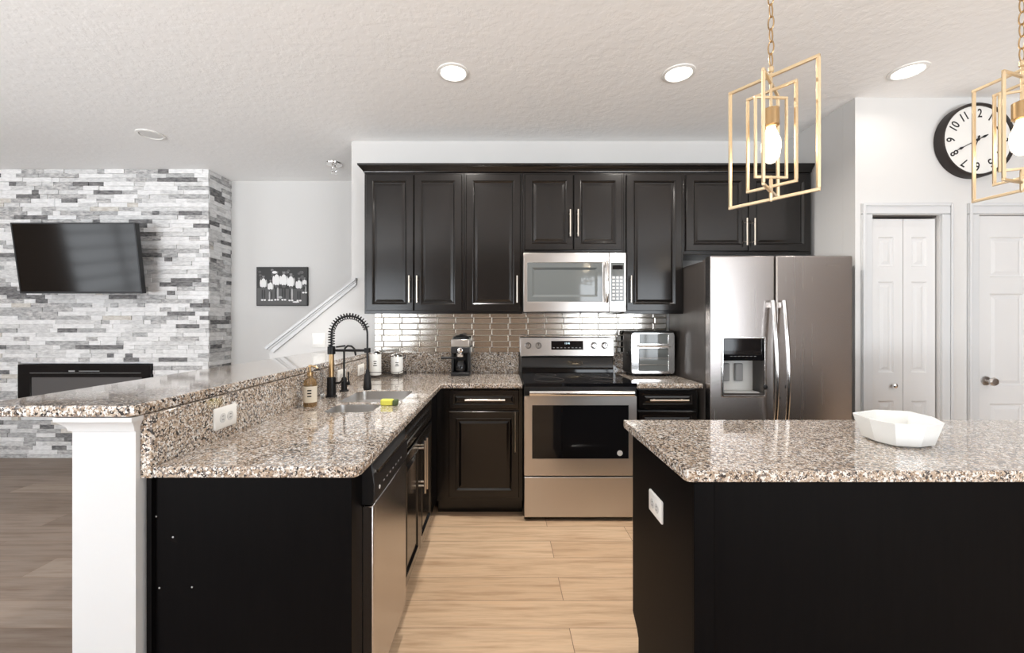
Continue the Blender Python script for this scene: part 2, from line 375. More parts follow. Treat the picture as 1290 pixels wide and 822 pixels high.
# stacked-stone chimney breast: one wall, its stones in its own mesh
def stone_wall():
    m = MB((-4.6, 4.08, 0)); y0, xe = 4.08, -2.875; ch = .0405; rows = int(CEIL / ch)
    FX0, FX1, FZ0, FZ1 = -4.735, -3.418, .405, .924                   # fireplace recess
    m.cur = 0; m.box(RX0, FX0, y0 + .02, RY1, 0, CEIL); m.box(FX1, xe - .02, y0 + .02, RY1, 0, CEIL)
    m.box(FX0, FX1, y0 + .02, RY1, FZ1, CEIL); m.box(FX0, FX1, y0 + .02, RY1, 0, FZ0); m.box(FX0, FX1, y0 + .2, RY1, FZ0, FZ1)
    rnd = random.Random(3); pick = lambda: rnd.choices(range(6), (36, 25, 15, 11, 11, 2))[0]
    ch = CEIL / rows
    for r in range(rows):
        z0, z1 = r * ch, (r + 1) * ch - .0012
        x = RX0 - rnd.random() * .2
        blocks = []
        while x < xe:
            w = rnd.choice((.07, .11, .15, .19, .23, .28, .33)); blocks.append((max(x, RX0), min(x + w, xe))); x += w
        for a, b in blocks:
            if b - a < .012: continue
            segs = [(a, b)]
            if z1 > FZ0 + .003 and z0 < FZ1 - .003:
                segs = [(p, q) for p, q in ((a, min(b, FX0)), (max(a, FX1), b)) if q - p > .006]
            for p, q in segs:
                m.cur = pick(); d = rnd.uniform(-.007, .006)
                m.box(p, q - .001, y0 + d, y0 + .0205, z0, z1)
        y = y0 + .006
        while y < RY1:
            w = rnd.choice((.07, .11, .15, .19, .23)); q = min(y + w, RY1); m.cur = pick(); d = rnd.uniform(-.007, .006)
            m.box(xe - .021, xe + d, y, q - .001, z0, z1); y += w
    struct(m.build('wall_fireplace', STONES, smooth=False, merge=False))
stone_wall()

# ------------------------------------------------------------------ kitchen: tile, cabinets
def tile_field():
    m = MB((0, WY, 1.08)); x0, x1, z0, z1 = -1.055, 1.355, 1.075, 1.470
    m.cur = 1; m.box(x0, x1, WY - .005, WY - .0005, z0, z1)
    m.cur = 0; rh, L, g = .0487, .149, .0042
    for r in range(9):
        za, zb = z0 + r * rh + g / 2, min(z0 + (r + 1) * rh - g / 2, z1)
        if zb - za < .008: continue
        x = x0 - (L * .5 if r % 2 else .09)
        while x < x1:
            a, b = max(x + g / 2, x0), min(x + L - g / 2, x1)
            if b - a > .01: m.rects(a, b, za, zb, [(0, -.004), (0, -.0065), (.0045, -.0105)], WY)
            x += L
    struct(m.build('trim_backsplash', [M_TILE, M_GROUT], smooth=False))
tile_field()

DOORSTEPS = [(0, .020), (0, .004), (.004, 0), (.047, 0), (.051, -.0025), (.055, .0), (.063, .008), (.068, .0085), (.084, .003)]
DRAWSTEPS = [(0, .020), (0, .004), (.004, 0), (.030, 0), (.036, .005), (.042, .0055), (.054, .002)]
def bar_handle(m, x, z, L, vert=True, y=0, r=.0055, off=.032):
    if vert:
        m.tube([(x, y - off, z - L / 2), (x, y - off, z + L / 2)], r)
        for k in (-1, 1): m.tube([(x, y, z + k * L * .36), (x, y - off, z + k * L * .36)], r * .85, 8)
    else:
        m.tube([(x - L / 2, y - off, z), (x + L / 2, y - off, z)], r)
        for k in (-1, 1): m.tube([(x + k * L * .36, y, z), (x + k * L * .36, y - off, z)], r * .85, 8)
def cab_door(root, x0, x1, z0, z1, y, hx=None, hz=None, hl=.165, vert=True, drawer=False, o=None):
    """A raised-panel front facing local -Y, its handle a sub-part."""
    o = o if o is not None else root.location
    d = MB(o).rects(x0, x1, z0, z1, DRAWSTEPS if drawer else DOORSTEPS, y).build('drawer' if drawer else 'door', M_ESP, root, smooth=False)
    if hx is not None:
        h = MB(o); bar_handle(h, hx, hz, hl, vert, y); h.build('handle', M_NICKEL, d)
    return d
UF = 3.12                                                             # face of the upper doors
ZB, ZT = 1.392, 2.440
def upper(x0, x1, zb, label, doors, handle_side, hl=.17, hz=None):
    root = thing('wall_cabinet', (x0, WY, zb), label, 'cabinet', 'dark wall cabinets')
    o = root.location; f = UF + .021
    MB(o).box(x0, x1, f, WY - .001, zb, ZT + .012).build('carcass', M_ESP, root, bevel=.0015)
    w = (x1 - x0); g = .016
    dz0, dz1 = zb + .022, ZT - .004
    xs = [(x0 + g, x1 - g)] if doors == 1 else [(x0 + g, (x0 + x1) / 2 - .003), ((x0 + x1) / 2 + .003, x1 - g)]
    for i, (a, b) in enumerate(xs):
        side = handle_side if doors == 1 else ('r' if i == 0 else 'l')
        cab_door(root, a, b, dz0, dz1, UF, (b - .026) if side == 'r' else (a + .026), hz or dz0 + .16, hl, True, False, o)
    return root
UX = [-1.040, -.288, .152, .915, 1.362, 2.325]
upper(UX[0], UX[1] - .001, ZB, 'tall dark two-door wall cabinet at the left end of the run', 2, None, .20)
upper(UX[1], UX[2] - .001, ZB, 'tall dark single-door wall cabinet just left of the microwave', 1, 'r', .20)
upper(UX[2], UX[3] - .001, 1.846, 'short dark two-door wall cabinet directly above the microwave', 2, None, .20, 2.065)
upper(UX[3], UX[4] - .001, ZB, 'tall dark single-door wall cabinet between microwave and refrigerator', 1, 'l', .20)
upper(UX[4], UX[5], 1.838, 'short dark two-door wall cabinet above the refrigerator', 2, None, .20, 2.0)
def crown():
    prof = [(0, 0), (-.008, .004), (-.012, .016), (-.034, .040), (-.040, .044), (-.042, .058), (0, .058)]  # (out, up)
    z = ZT + .013; m = MB((0, UF, z)); x0, x1, yf = UX[0], UX[5] + .0, UF + .021
    rings = []
    R = lambda fx: [fx(dx, dz) for dx, dz in prof]
    rings.append(R(lambda d, u: (x0 + d, WY - .002, z + u))); rings.append(R(lambda d, u: (x0 + d, yf + d, z + u)))
    rings.append(R(lambda d, u: (x1, yf + d, z + u)))
    m.loft(rings); m.box(x0 + .002, x1, yf + .002, WY - .002, z + .0005, z + .05)
    tag(m.build('crown_molding', M_ESP, bevel=0), 'dark crown molding running along the tops of all wall cabinets', 'molding')
crown()

BF = 2.835                                                            # face of base doors on the back run
def base_back(x0, x1, label, name):
    root = thing(name, (x0, WY, 0), label, 'cabinet', 'dark base cabinets'); o = root.location
    MB(o).box(x0, x1, BF + .021, WY - .002, .105, .881).box(x0 + .001, x1 - .001, BF + .085, WY - .002, 0, .105).build('carcass', M_ESP, root, bevel=.0015)
    return root, o
r, o = base_back(-.452, .138, 'dark base cabinet left of the range with one drawer over a door', 'base_cabinet')
cab_door(r, -.365, .112, .738, .868, BF, -.118, .803, .27, False, True, o)
cab_door(r, -.365, .112, .135, .722, BF, .084, .59, .27, True, False, o)
r, o = base_back(.906, 1.338, 'dark base cabinet between range and refrigerator with stacked drawers', 'drawer_cabinet')
for z0, z1 in ((.738, .868), (.437, .722), (.135, .421)):
    cab_door(r, .924, 1.320, z0, z1, BF, 1.125, (z0 + z1) / 2, .26, False, True, o)

# peninsula run, built facing local -Y and turned to face +X
PF = -.432                                                            # face of the peninsula doors
def pen(name, y0, label, cat, group=None):
    return thing(name, (PF, y0, 0), label, cat, group, PI / 2)        # local x = world y - y0, local y = PF - world x
END_Y = 1.204
r = thing('end_panel', (-.72, END_Y, 0), 'tall black panel closing the near end of the peninsula, with screw marks', 'panel')
m = MB(r.location).box(-1.018, -.436, END_Y, END_Y + .02, 0, .881); m.build('panel', M_ESPM, r, bevel=.0015)
m = MB(r.location).box(-1.018, -1.004, END_Y - .012, END_Y - .0003, 0, .881); m.build('scribe_strip', M_ESPM, r)
for px, py in ((197, 650), (218, 676), (201, 740), (242, 739)):
    s = F / END_Y; MB(r.location).lathe([(.0028, -.0008), (.0016, -.0012)], ((px - VX) / s, END_Y, H - (py - VY) / s), 'y', 10).build('screw_hole', M_GREY, r)
r = thing('filler_panel', (-.46, END_Y + .021, 0), 'narrow dark filler between the end panel and the dishwasher', 'panel')
MB(r.location).box(-.98, -.450, END_Y + .021, 1.336, .10, .881).box(-.98, -.50, END_Y + .021, 1.336, 0, .0995).build('filler', M_ESPM, r)
# dishwasher
DW0, DW1 = 1.338, 1.800
r = pen('dishwasher', DW0, 'stainless dishwasher with black control strip under the peninsula counter', 'dishwasher')
W = DW1 - DW0
MB().box(.002, W - .002, .03, .52, .10, .872).box(.01, W - .01, .09, .5, 0, .0995).build('tub', M_BLK, r)
d = MB().box(.003, W - .003, -.016, .029, .115, .735).build('door', M_STEELV, r, bevel=.004)
d = MB().prism([(-.010, .738), (-.020, .748), (-.022, .800), (-.012, .870), (.029, .870), (.029, .738)], .003, W - .003, 'x').build('control_panel', M_BLK, r, bevel=.003)
MB().box(.02, W - .02, -.029, -.0165, .838, .848).build('pull_trim', M_BRIGHT, d)
for i in range(7): MB().box(.10 + i * .04, .112 + i * .04, -.0224, -.0214, .779, .784).build('button', M_GREY, d)
MB().lathe([(.007, -.0226), (.006, -.0245)], (.05, 0, .78), 'y', 12).build('power_button', M_LGREY, d)
MB().box(.012, W - .012, .02, .085, .012, .098).build('toe_plate', M_BLK, r)
# sink base
SB0, SB1 = 1.802, 2.560
r = pen('sink_cabinet', SB0, 'dark two-door sink cabinet in the peninsula beyond the dishwasher', 'cabinet', 'dark base cabinets')
W = SB1 - SB0
m = MB().box(0, .018, .021, .55, .105, .881).box(W - .018, W, .021, .55, .105, .881).box(.018, W - .018, .021, .55, .105, .123).box(.018, W - .018, .535, .55, .123, .881)
m.box(.018, W - .018, .021, .039, .70, .881).box(W / 2 - .02, W / 2 + .02, .021, .039, .123, .70).box(.001, W - .001, .085, .55, 0, .1045); m.build('carcass', M_ESP, r)
z0 = MB().rects(.02, W - .02, .745, .866, DRAWSTEPS).build('false_drawer', M_ESP, r, smooth=False)
cab_door(r, .02, W / 2 - .002, .135, .728, 0, W / 2 - .028, .58, .27, True, False, Vector((0, 0, 0)))
cab_door(r, W / 2 + .002, W - .02, .135, .728, 0, W / 2 + .028, .58, .27, True, False, Vector((0, 0, 0)))
r = thing('corner_filler', (-.44, SB1 + .002, 0), 'dark filler in the inner corner between sink cabinet and drawer cabinet', 'panel')
MB(r.location).box(-.98, -.4535, SB1 + .002, WY - .003, .105, .881).box(-.98, -.52, SB1 + .002, WY - .003, 0, .1045).build('filler', M_ESPM, r)

# ------------------------------------------------------------------ stone tops
CT = .914
SINKA = (-.865, -.535, 2.165, 2.530); SINKB = (-.835, -.610, 1.915, 2.115)
def counter_l():
    root = thing('granite_countertop', (-.72, 1.188, .882), 'L-shaped speckled granite countertop over the peninsula and left of the range', 'countertop'); o = root.location
    out = [(-1.000, 1.188), (-.440, 1.188), (-.418, 1.196), (-.410, 1.218), (-.410, 2.808), (.136, 2.808), (.136, WY - .002), (-1.000, WY - .002)]
    MB(o).prism(out, .882, CT, 'z', holes=[rrect(*SINKA, .05), rrect(*SINKB, .05)]).build('slab', M_GRAN, root, bevel=.005, seg=3)
    MB(o).box(-.999, .136, WY - .034, WY - .0125, CT + .0003, 1.083).build('upstand', M_GRAN, root, bevel=.002)
    MB(o).box(-1.033, -1.0005, 1.188, WY - .003, .882, 1.0645).build('splash', M_GRAN, root, bevel=.002)
counter_l()
r = thing('granite_countertop', (1.1, 3.1, .882), 'small granite countertop between range and refrigerator', 'countertop')
MB(r.location).box(.904, 1.352, 2.805, WY - .002, .882, CT).build('slab', M_GRAN, r, bevel=.005, seg=3)
MB(r.location).box(.904, 1.352, WY - .034, WY - .0125, CT + .0003, 1.083).build('upstand', M_GRAN, r, bevel=.002)
BT = 1.097
tag(MB((-1.24, 2.3, BT - .0315)).prism([(-1.466, 1.144), (-1.03, 1.144), (-1.016, 1.158), (-1.016, WY - .001), (-1.466, WY - .001)], BT - .0315, BT, 'z').build('granite_bar_top', M_GRAN, bevel=.006, seg=3),
    'long raised granite bar top on the white half wall behind the sink', 'countertop')
# half wall that carries the bar, with its capital moulding
struct(MB((-1.12, 1.175, 0)).box(-1.213, -1.034, 1.175, WY - .001, 0, BT - .033).build('wall_bar', M_TRIM))
def capital():
    prof = [(0, 0), (.006, .002), (.008, .012), (.020, .028), (.026, .032), (.027, .044), (0, .044)]
    z = BT - .033 - .0445; x0, x1, y0 = -1.213, -1.034, 1.175; m = MB((-1.12, y0, z))
    R = lambda fx: [fx(d, u) for d, u in prof]
    m.loft([R(lambda d, u: (x0 - d, 2.6, z + u)), R(lambda d, u: (x0 - d, y0 - .0005 - d, z + u)), R(lambda d, u: (x1 + d * .5 - .001, y0 - .0005 - d, z + u)), R(lambda d, u: (x1 + d * .5 - .001, y0 + .012, z + u))])
    struct(m.build('trim_4', M_TRIM))
capital()

# ------------------------------------------------------------------ island
IX0, IX1, IY0, IY1 = .535, 2.90, 1.170, 1.713
def island():
    root = thing('kitchen_island', (1.7, 1.44, 0), 'black kitchen island cabinet under the granite slab at right', 'island'); o = root.location
    MB(o).box(IX0 + .022, IX1, IY0 + .02, IY1 - .001, .105, .881).box(IX0 + .022, IX1, IY0 + .02, IY1 - .075, 0, .105).build('carcass', M_ESP, root)
    MB(o).prism([(IY0, 0), (IY1 - .07, 0), (IY1 - .07, .085), (IY1 - .055, .105), (IY1, .14), (IY1, .881), (IY0, .881)], IX0, IX0 + .021, 'x').build('end_panel', M_ESPM, root, bevel=.003)
    MB(o).box(IX0 + .022, IX1, IY0 + .001, IY0 + .0195, 0, .881).build('back_panel', M_ESPM, root, bevel=.0015)
    MB(o).box(IX0 - .002, IX0 + .055, IY0 - .012, IY0 - .0003, 0, .881).build('corner_batten', M_ESPM, root, bevel=.003)
    n = 3; w = (IX1 - IX0 - .03) / n
    for i in range(n):                                                # working side, facing the range
        a = IX0 + .03 + i * w; m = MB(o)
        R = [(x, IY1 + .02 - d, z) for x, d, z in ()]
        st = DOORSTEPS
        rings = [[(a + .01 + k, IY1 + .02 - d, .135 + k), (a + w - .01 - k, IY1 + .02 - d, .135 + k), (a + w - .01 - k, IY1 + .02 - d, .868 - k), (a + .01 + k, IY1 + .02 - d, .868 - k)] for k, d in st]
        m.loft(rings); m.build('door', M_ESP, root, smooth=False)
    tag(MB((1.7, 1.46, .882)).prism([(.526, 1.158), (2.95, 1.158), (2.95, 1.764), (.515, 1.764), (.511, 1.760), (.511, 1.175), (.515, 1.163)], .882, CT, 'z').build('granite_island_top', M_GRAN, bevel=.006, seg=3),
        'speckled granite slab on top of the black kitchen island', 'countertop')
island()

# ------------------------------------------------------------------ outlets: plate faces local -Y, lies on its side
def outlet(loc, rotz, label, group, horizontal=True):
    root = thing('wall_outlet', loc, label, 'outlet', group, rotz)
    w, h = (.121, .076) if horizontal else (.076, .121)
    MB().loft([[(x, y, z) for x, z in rrect(-w / 2 + i, w / 2 - i, -h / 2 + i, h / 2 - i, .006, 3)] for i, y in ((0, -.0003), (0, -.004), (.003, -.0065))]).build('plate', M_WPL, root)
    for k in (-1, 1):
        c = (k * .020, 0) if horizontal else (0, k * .020)
        q = MB().lathe([(.0165, -.0066), (.0165, -.0082)], (c[0], 0, c[1]), 'y', 20, 1, 1).build('receptacle', M_LGREY, root)
        s = MB()
        for e in (-1, 1):
            if horizontal: s.box(c[0] - .0045, c[0] + .0045, -.0088, -.00825, e * .006 - .001, e * .006 + .001)
            else: s.box(e * .006 - .001, e * .006 + .001, -.0088, -.00825, c[1] - .0045, c[1] + .0045)
        s.build('slot', M_BLK, q)
    return root
GO = 'white outlets on the granite splash'
outlet((-1.0000, 1.500, .988), PI / 2, 'white outlet on the granite splash nearest the camera', GO)
outlet((-1.0000, 2.585, .998), PI / 2, 'white outlet on the granite splash behind the two faucets', GO)
outlet((-1.0000, 2.940, .995), PI / 2, 'white outlet on the granite splash farthest back, near the canisters', GO)
outlet((IX0, 1.447, .690), -PI / 2, 'white outlet on the black end panel of the island', None)
def switch(loc, label):
    root = thing('light_switch', loc, label, 'switch')
    w, h = .112, .121
    MB().loft([[(x, y, z) for x, z in rrect(-w / 2 + i, w / 2 - i, -h / 2 + i, h / 2 - i, .006, 3)] for i, y in ((0, -.0003), (0, -.004), (.003, -.0065))]).build('plate', M_WPL, root)
    for k in (-1, 1): MB().box(k * .024 - .016, k * .024 + .016, -.0095, -.0067, -.033, .033).build('rocker', M_WPL, root, bevel=.002)
switch((-1.52, WY, 1.178), 'white double light switch on the stair half wall')

# ------------------------------------------------------------------ range
def range_():
    X0, X1 = .1415, .8985; c = (X0 + X1) / 2; y = 2.778
    r = thing('electric_range', (c, y, 0), 'stainless electric range with black glass cooktop and oven door', 'stove'); o = r.location
    MB(o).box(X0 + .003, X1 - .003, y + .03, WY - .012, .02, .900).box(X0 + .03, X1 - .03, y + .06, WY - .05, .0, .0195).build('body', M_BLK, r)
    MB(o).prism(rrect(X0, X1, y - .012, WY - .07, .012), .9005, .924, 'z').build('cooktop', M_BLKG, r, bevel=.004)
    for cx, cy, rr in ((.33, 2.95, .105), (.71, 2.95, .09), (.33, 3.20, .08), (.71, 3.20, .105)):
        MB(o).tube([(cx + rr * math.cos(t * PI / 20), cy + rr * math.sin(t * PI / 20), .9242) for t in range(40)], .0009, 4, True).build('burner_ring', M_DKGRY, r)
    d = MB(o).prism(rrect(X0 + .004, X1 - .004, .305, .836, .006), y, y + .029, 'y', holes=[rect(c - .322, c + .322, .418, .775)]).build('oven_door', M_STEEL, r, bevel=.003)
    MB(o).box(c - .3215, c + .3215, y + .003, y + .0285, .4185, .7745).build('window', M_BLKG, d)
    MB(o).lathe([(.019, .0025), (.018, .0012), (.002, .001)], (X1 - .115, y, .455), 'y', 20).lathe([(.011, .0010), (.010, .0002)], (X1 - .115, y, .455), 'y', 16).build('sticker', M_LGREY, d)
    MB(o).lathe([(.011, -.0001), (.010, -.0018), (.002, -.002)], (c + .005, y, .364), 'y', 20).build('emblem', M_STEEL, d)
    h = MB(o); z = .862
    h.loft([[(x, y - .052 + .012 * math.cos(t), z + .018 * math.sin(t)) for t in [2 * PI * k / 14 for k in range(14)]] for x in (X0 + .035, X1 - .035)])
    for x in (X0 + .06, X1 - .06): h.box(x - .014, x + .014, y - .048, y + .029, z - .013, z + .013)
    h.build('handle', M_BRIGHT, d)
    MB(o).box(X0 + .004, X1 - .004, y + .008, y + .0295, .839, .8995).build('vent_trim', M_BLK, r)
    MB(o).box(X0 + .004, X1 - .004, y, y + .0295, .028, .296).build('drawer', M_STEEL, r, bevel=.004)
    # backguard
    yb = 3.345
    MB(o).prism([(yb - .015, .9245), (WY - .014, .9245), (WY - .014, 1.055), (yb + .01, 1.055), (yb - .002, 1.040)], X0 + .012, X1 - .012, 'x').build('guard_base', M_BLKG, r, bevel=.003)
    g = MB(o).prism([(yb - .006, 1.0555), (WY - .014, 1.0555), (WY - .014, 1.207), (yb + .014, 1.207)], X0, X1, 'x').build('control_panel', M_STEEL, r, bevel=.005)
    k = lambda z: yb - .006 + .020 * (z - 1.0555) / .1515
    s = MB(o)
    s.prism([(k(1.108) - .0022, 1.108), (k(1.178) - .0022, 1.178), (k(1.178) + .003, 1.178), (k(1.108) + .003, 1.108)], c - .128, c + .128, 'x'); dsp = s.build('display', M_BLKG, g)
    t = MB(o)
    for i, w in enumerate((.02, .02, .02)):
        pass
    for i in range(8): t.box(c - .115 + i * .03, c - .100 + i * .03, k(1.125) - .0038, k(1.125) - .0024, 1.121, 1.127)
    t.build('touch_keys', M_GREY, dsp)
    vs, fs = text_mesh('12:40', .020, None); MB(o).add([(c + v.x, k(1.158) - .0032 - v.z, 1.158 + v.y) for v in vs], fs).build('digits', M_DIGIT, dsp, smooth=False)
    for x in (c - .315, c - .232, c + .215, c + .300):
        kb = MB(o).lathe([(.026, .003), (.026, -.004), (.021, -.008), (.019, -.026), (.017, -.028), (.002, -.028)], (x, k(1.142), 1.142), 'y', 24).build('knob', M_STEEL, g)
        MB(o).box(x - .002, x + .002, k(1.142) - .0296, k(1.142) - .0283, 1.142, 1.158).build('pointer', M_BLK, kb)
range_()

# ------------------------------------------------------------------ microwave
def microwave():
    X0, X1, Z0, Z1, y = UX[2] + .003, UX[3] - .003, 1.405, 1.843, 3.075
    r = thing('microwave', (X0, WY, Z0), 'stainless over-the-range microwave between the wall cabinets', 'microwave'); o = r.location
    MB(o).box(X0, X1, y + .03, WY - .012, Z0 + .006, Z1).build('body', M_DKGRY, r)
    MB(o).box(X0 + .02, X1 - .02, y + .05, WY - .05, Z0 - .004, Z0 + .0055).build('vent_grille', M_BLK, r)
    xs = X1 - .125                                                    # split between door and controls
    wx0, wx1, wz0, wz1 = X0 + .028, xs - .050, Z0 + .075, Z1 - .075
    d = MB(o).prism(rect(X0, xs - .001, Z0, Z1 - .002), y, y + .0295, 'y', holes=[rect(wx0, wx1, wz0, wz1)]).build('door', M_STEEL, r, bevel=.003)
    MB(o).rects(wx0 + .0005, wx1 - .0005, wz0 + .0005, wz1 - .0005, [(0, .029), (0, .003), (.035, .003), (.052, .012)], y).build('window', M_SMOKE, d, smooth=False)
    h = MB(o); hx = xs - .024; n = 12
    pts = [(hx, y - .034 - .018 * math.sin(PI * i / n), wz0 + .0 + (wz1 - wz0) * i / n) for i in range(n + 1)]
    h.tube([(hx, y + .001, wz0 + .012)] + pts + [(hx, y + .001, wz1 - .012)], .011, 10); h.build('handle', M_BRIGHT, d)
    p = MB(o).box(xs + .001, X1, y, y + .0295, Z0, Z1 - .002).build('control_panel', M_STEEL, r, bevel=.003)
    MB(o).box(xs + .014, X1 - .014, y - .0012, y - .0002, wz0, wz1).build('keypad', M_SMOKE, p)
    b = MB(o)
    for i in range(3):
        for j in range(7): b.box(xs + .024 + i * .028, xs + .042 + i * .028, y - .0024, y - .0013, wz0 + .014 + j * .026, wz0 + .030 + j * .026)
    b.build('buttons', M_LGREY, p)
    MB(o).box(xs + .024, X1 - .024, y - .0024, y - .0013, wz1 - .05, wz1 - .02).build('display', M_BLKG, p)
microwave()

# ------------------------------------------------------------------ refrigerator
def fridge():
    X0, X1, y, Z = 1.361, 2.293, 2.726, 1.764; xm = (977 - VX) / (F / y)
    r = thing('refrigerator', (X0, 3.2, 0), 'stainless side-by-side refrigerator with a water dispenser in its left door', 'refrigerator'); o = r.location
    hx0, hx1, hz0, hz1 = 1.443, 1.712, .850, 1.222
    b = MB(o).prism(rect(X0 + .004, X1 - .004, .05, Z - .022), y + .085, y + .20, 'y', holes=[rect(hx0 - .01, hx1 + .01, hz0 - .01, hz1 + .01)])
    b.box(X0 + .004, X1 - .004, y + .20, WY - .03, .05, Z - .022); b.box(X0 + .02, X1 - .02, y + .09, WY - .05, 0, .0495); b.build('body', M_DKGRY, r, bevel=.003)
    MB(o).box(X0 + .03, X0 + .11, y + .09, y + .17, Z - .0215, Z - .004).build('hinge_cover', M_DKGRY, r)
    MB(o).box(X1 - .11, X1 - .03, y + .09, y + .17, Z - .0215, Z - .004).build('hinge_cover', M_DKGRY, r)
    dl = MB(o).prism(rect(X0, xm - .004, .07, Z), y, y + .075, 'y', holes=[rect(hx0, hx1, hz0, hz1)]).build('door', M_FRIDGE, r, bevel=.010, seg=3)
    dr = MB(o).box(xm + .004, X1, y, y + .075, .07, Z).build('door', M_FRIDGE, r, bevel=.010, seg=3)
    MB(o).prism(rect(X0 + .01, X1 - .01, .07, Z - .025), y + .076, y + .084, 'y', holes=[rect(hx0 - .01, hx1 + .01, hz0 - .01, hz1 + .01)]).build('gasket', M_BLK, r)
    # dispenser
    fr = MB(o).prism(rrect(hx0 - .012, hx1 + .012, hz0 - .012, hz1 + .012, .012), y - .006, y + .012, 'y', holes=[rrect(hx0, hx1, hz0, hz1, .006)]).build('dispenser', M_BRIGHT, dl, bevel=.002)
    zc = 1.075
    m = MB(o); m.cur = 0
    m.box(hx0 + .001, hx1 - .001, y + .120, y + .125, hz0 + .001, zc)                        # back of the recess
    m.cur = 1
    m.box(hx1 - .004, hx1 - .001, y + .001, y + .120, hz0 + .001, zc); m.box(hx0 + .001, hx0 + .004, y + .001, y + .120, hz0 + .001, zc)
    m.box(hx0 + .004, hx1 - .004, y + .001, y + .120, hz0 + .001, hz0 + .012)
    m.build('recess', [M_WPL, M_DKGRY], dl)
    p = MB(o).prism([(y + .004, zc + .001), (y - .004, zc + .040), (y + .002, hz1 - .002), (y + .165, hz1 - .002), (y + .165, zc + .001)], hx0 + .001, hx1 - .001, 'x').build('control_panel', M_BLKG, dl, bevel=.003)
    m = MB(o)
    for i in range(7): m.box(hx0 + .045 + i * .026, hx0 + .060 + i * .026, y - .0022, y + .0015, zc + .030, zc + .037)
    m.build('buttons', M_LGREY, dl)
    for x in (hx0 + .045, hx0 + .135):
        MB(o).box(x, x + .052, y + .095, y + .119, .93, 1.05).build('paddle', M_GREY, dl, bevel=.006)
    MB(o).box(hx0 + .02, hx1 - .02, y + .02, y + .11, hz0 + .0125, hz0 + .018).build('drip_tray', M_LGREY, dl)
    # bowed handles
    for d, x in ((dl, xm - .036), (dr, xm + .036)):
        n = 18; za, zb = .52, 1.470; rings = []
        for i in range(n + 1):
            t = i / n; z = za + (zb - za) * t; off = .030 + .045 * math.sin(PI * t)
            rings.append([(x + .014 * math.cos(a), y - off + .010 * math.sin(a), z) for a in [2 * PI * k / 12 for k in range(12)]])
        m = MB(o).loft(rings)
        for z in (za + .03, zb - .03): m.box(x - .010, x + .010, y - .040, y + .001, z - .018, z + .018)
        m.build('handle', M_BRIGHT, d)
    for d, x, z in ((dl, xm - .070, .905), (dr, xm + .082, .905), (dr, xm + .012, .835)):
        MB(o).lathe([(.015, -.0005), (.016, -.008), (.011, -.013), (.002, -.014)], (x, y, z), 'y', 16).build('latch_pad', M_BLK, d)
    lg = MB(o); lz = Z - .064; lx = 2.165                                # small silver maker's mark
    lg.loft([[(lx + .048 * math.cos(a) * k, y - .0012, lz + .011 * math.sin(a) * k) for a in [2 * PI * j / 24 for j in range(24)]] for k in (1, .86)], False)
    lg.box(lx - .040, lx + .040, y - .0012, y - .0002, lz - .003, lz + .004)
    lg.build('badge', M_BRIGHT, dr)
fridge()

# ------------------------------------------------------------------ sink, faucets, counter things
def bowl(name, x0, x1, y0, y1, depth, root):
    o = root.location; z1 = .8805; zt = CT - .004
    R = lambda i, z, rr: [(x, y, z) for x, y in rrect(x0 + i, x1 - i, y0 + i, y1 - i, rr, 6)]
    MB(o).loft([R(.0008, z1 - .02, .05), R(.0008, zt, .05), R(.0022, zt, .05), R(.005, z1 - .01, .05), R(.010, z1 - depth + .03, .05), R(.035, z1 - depth, .03)], True).build(name, M_BASIN, root)
    cx, cy = (x0 + x1) / 2, (y0 + y1) / 2
    MB(o).lathe([(.045, z1 - depth + .0005), (.042, z1 - depth + .004), (.030, z1 - depth + .001), (.002, z1 - depth + .001)], (cx, cy, 0), 'z', 20).build('drain', M_BRIGHT, root)
r = thing('kitchen_sink', (-.72, 2.2, .68), 'stainless double-bowl undermount sink set into the peninsula granite', 'sink')
bowl('bowl', SINKA[0], SINKA[1], SINKA[2], SINKA[3], .185, r); bowl('bowl', SINKB[0], SINKB[1], SINKB[2], SINKB[3], .15, r)
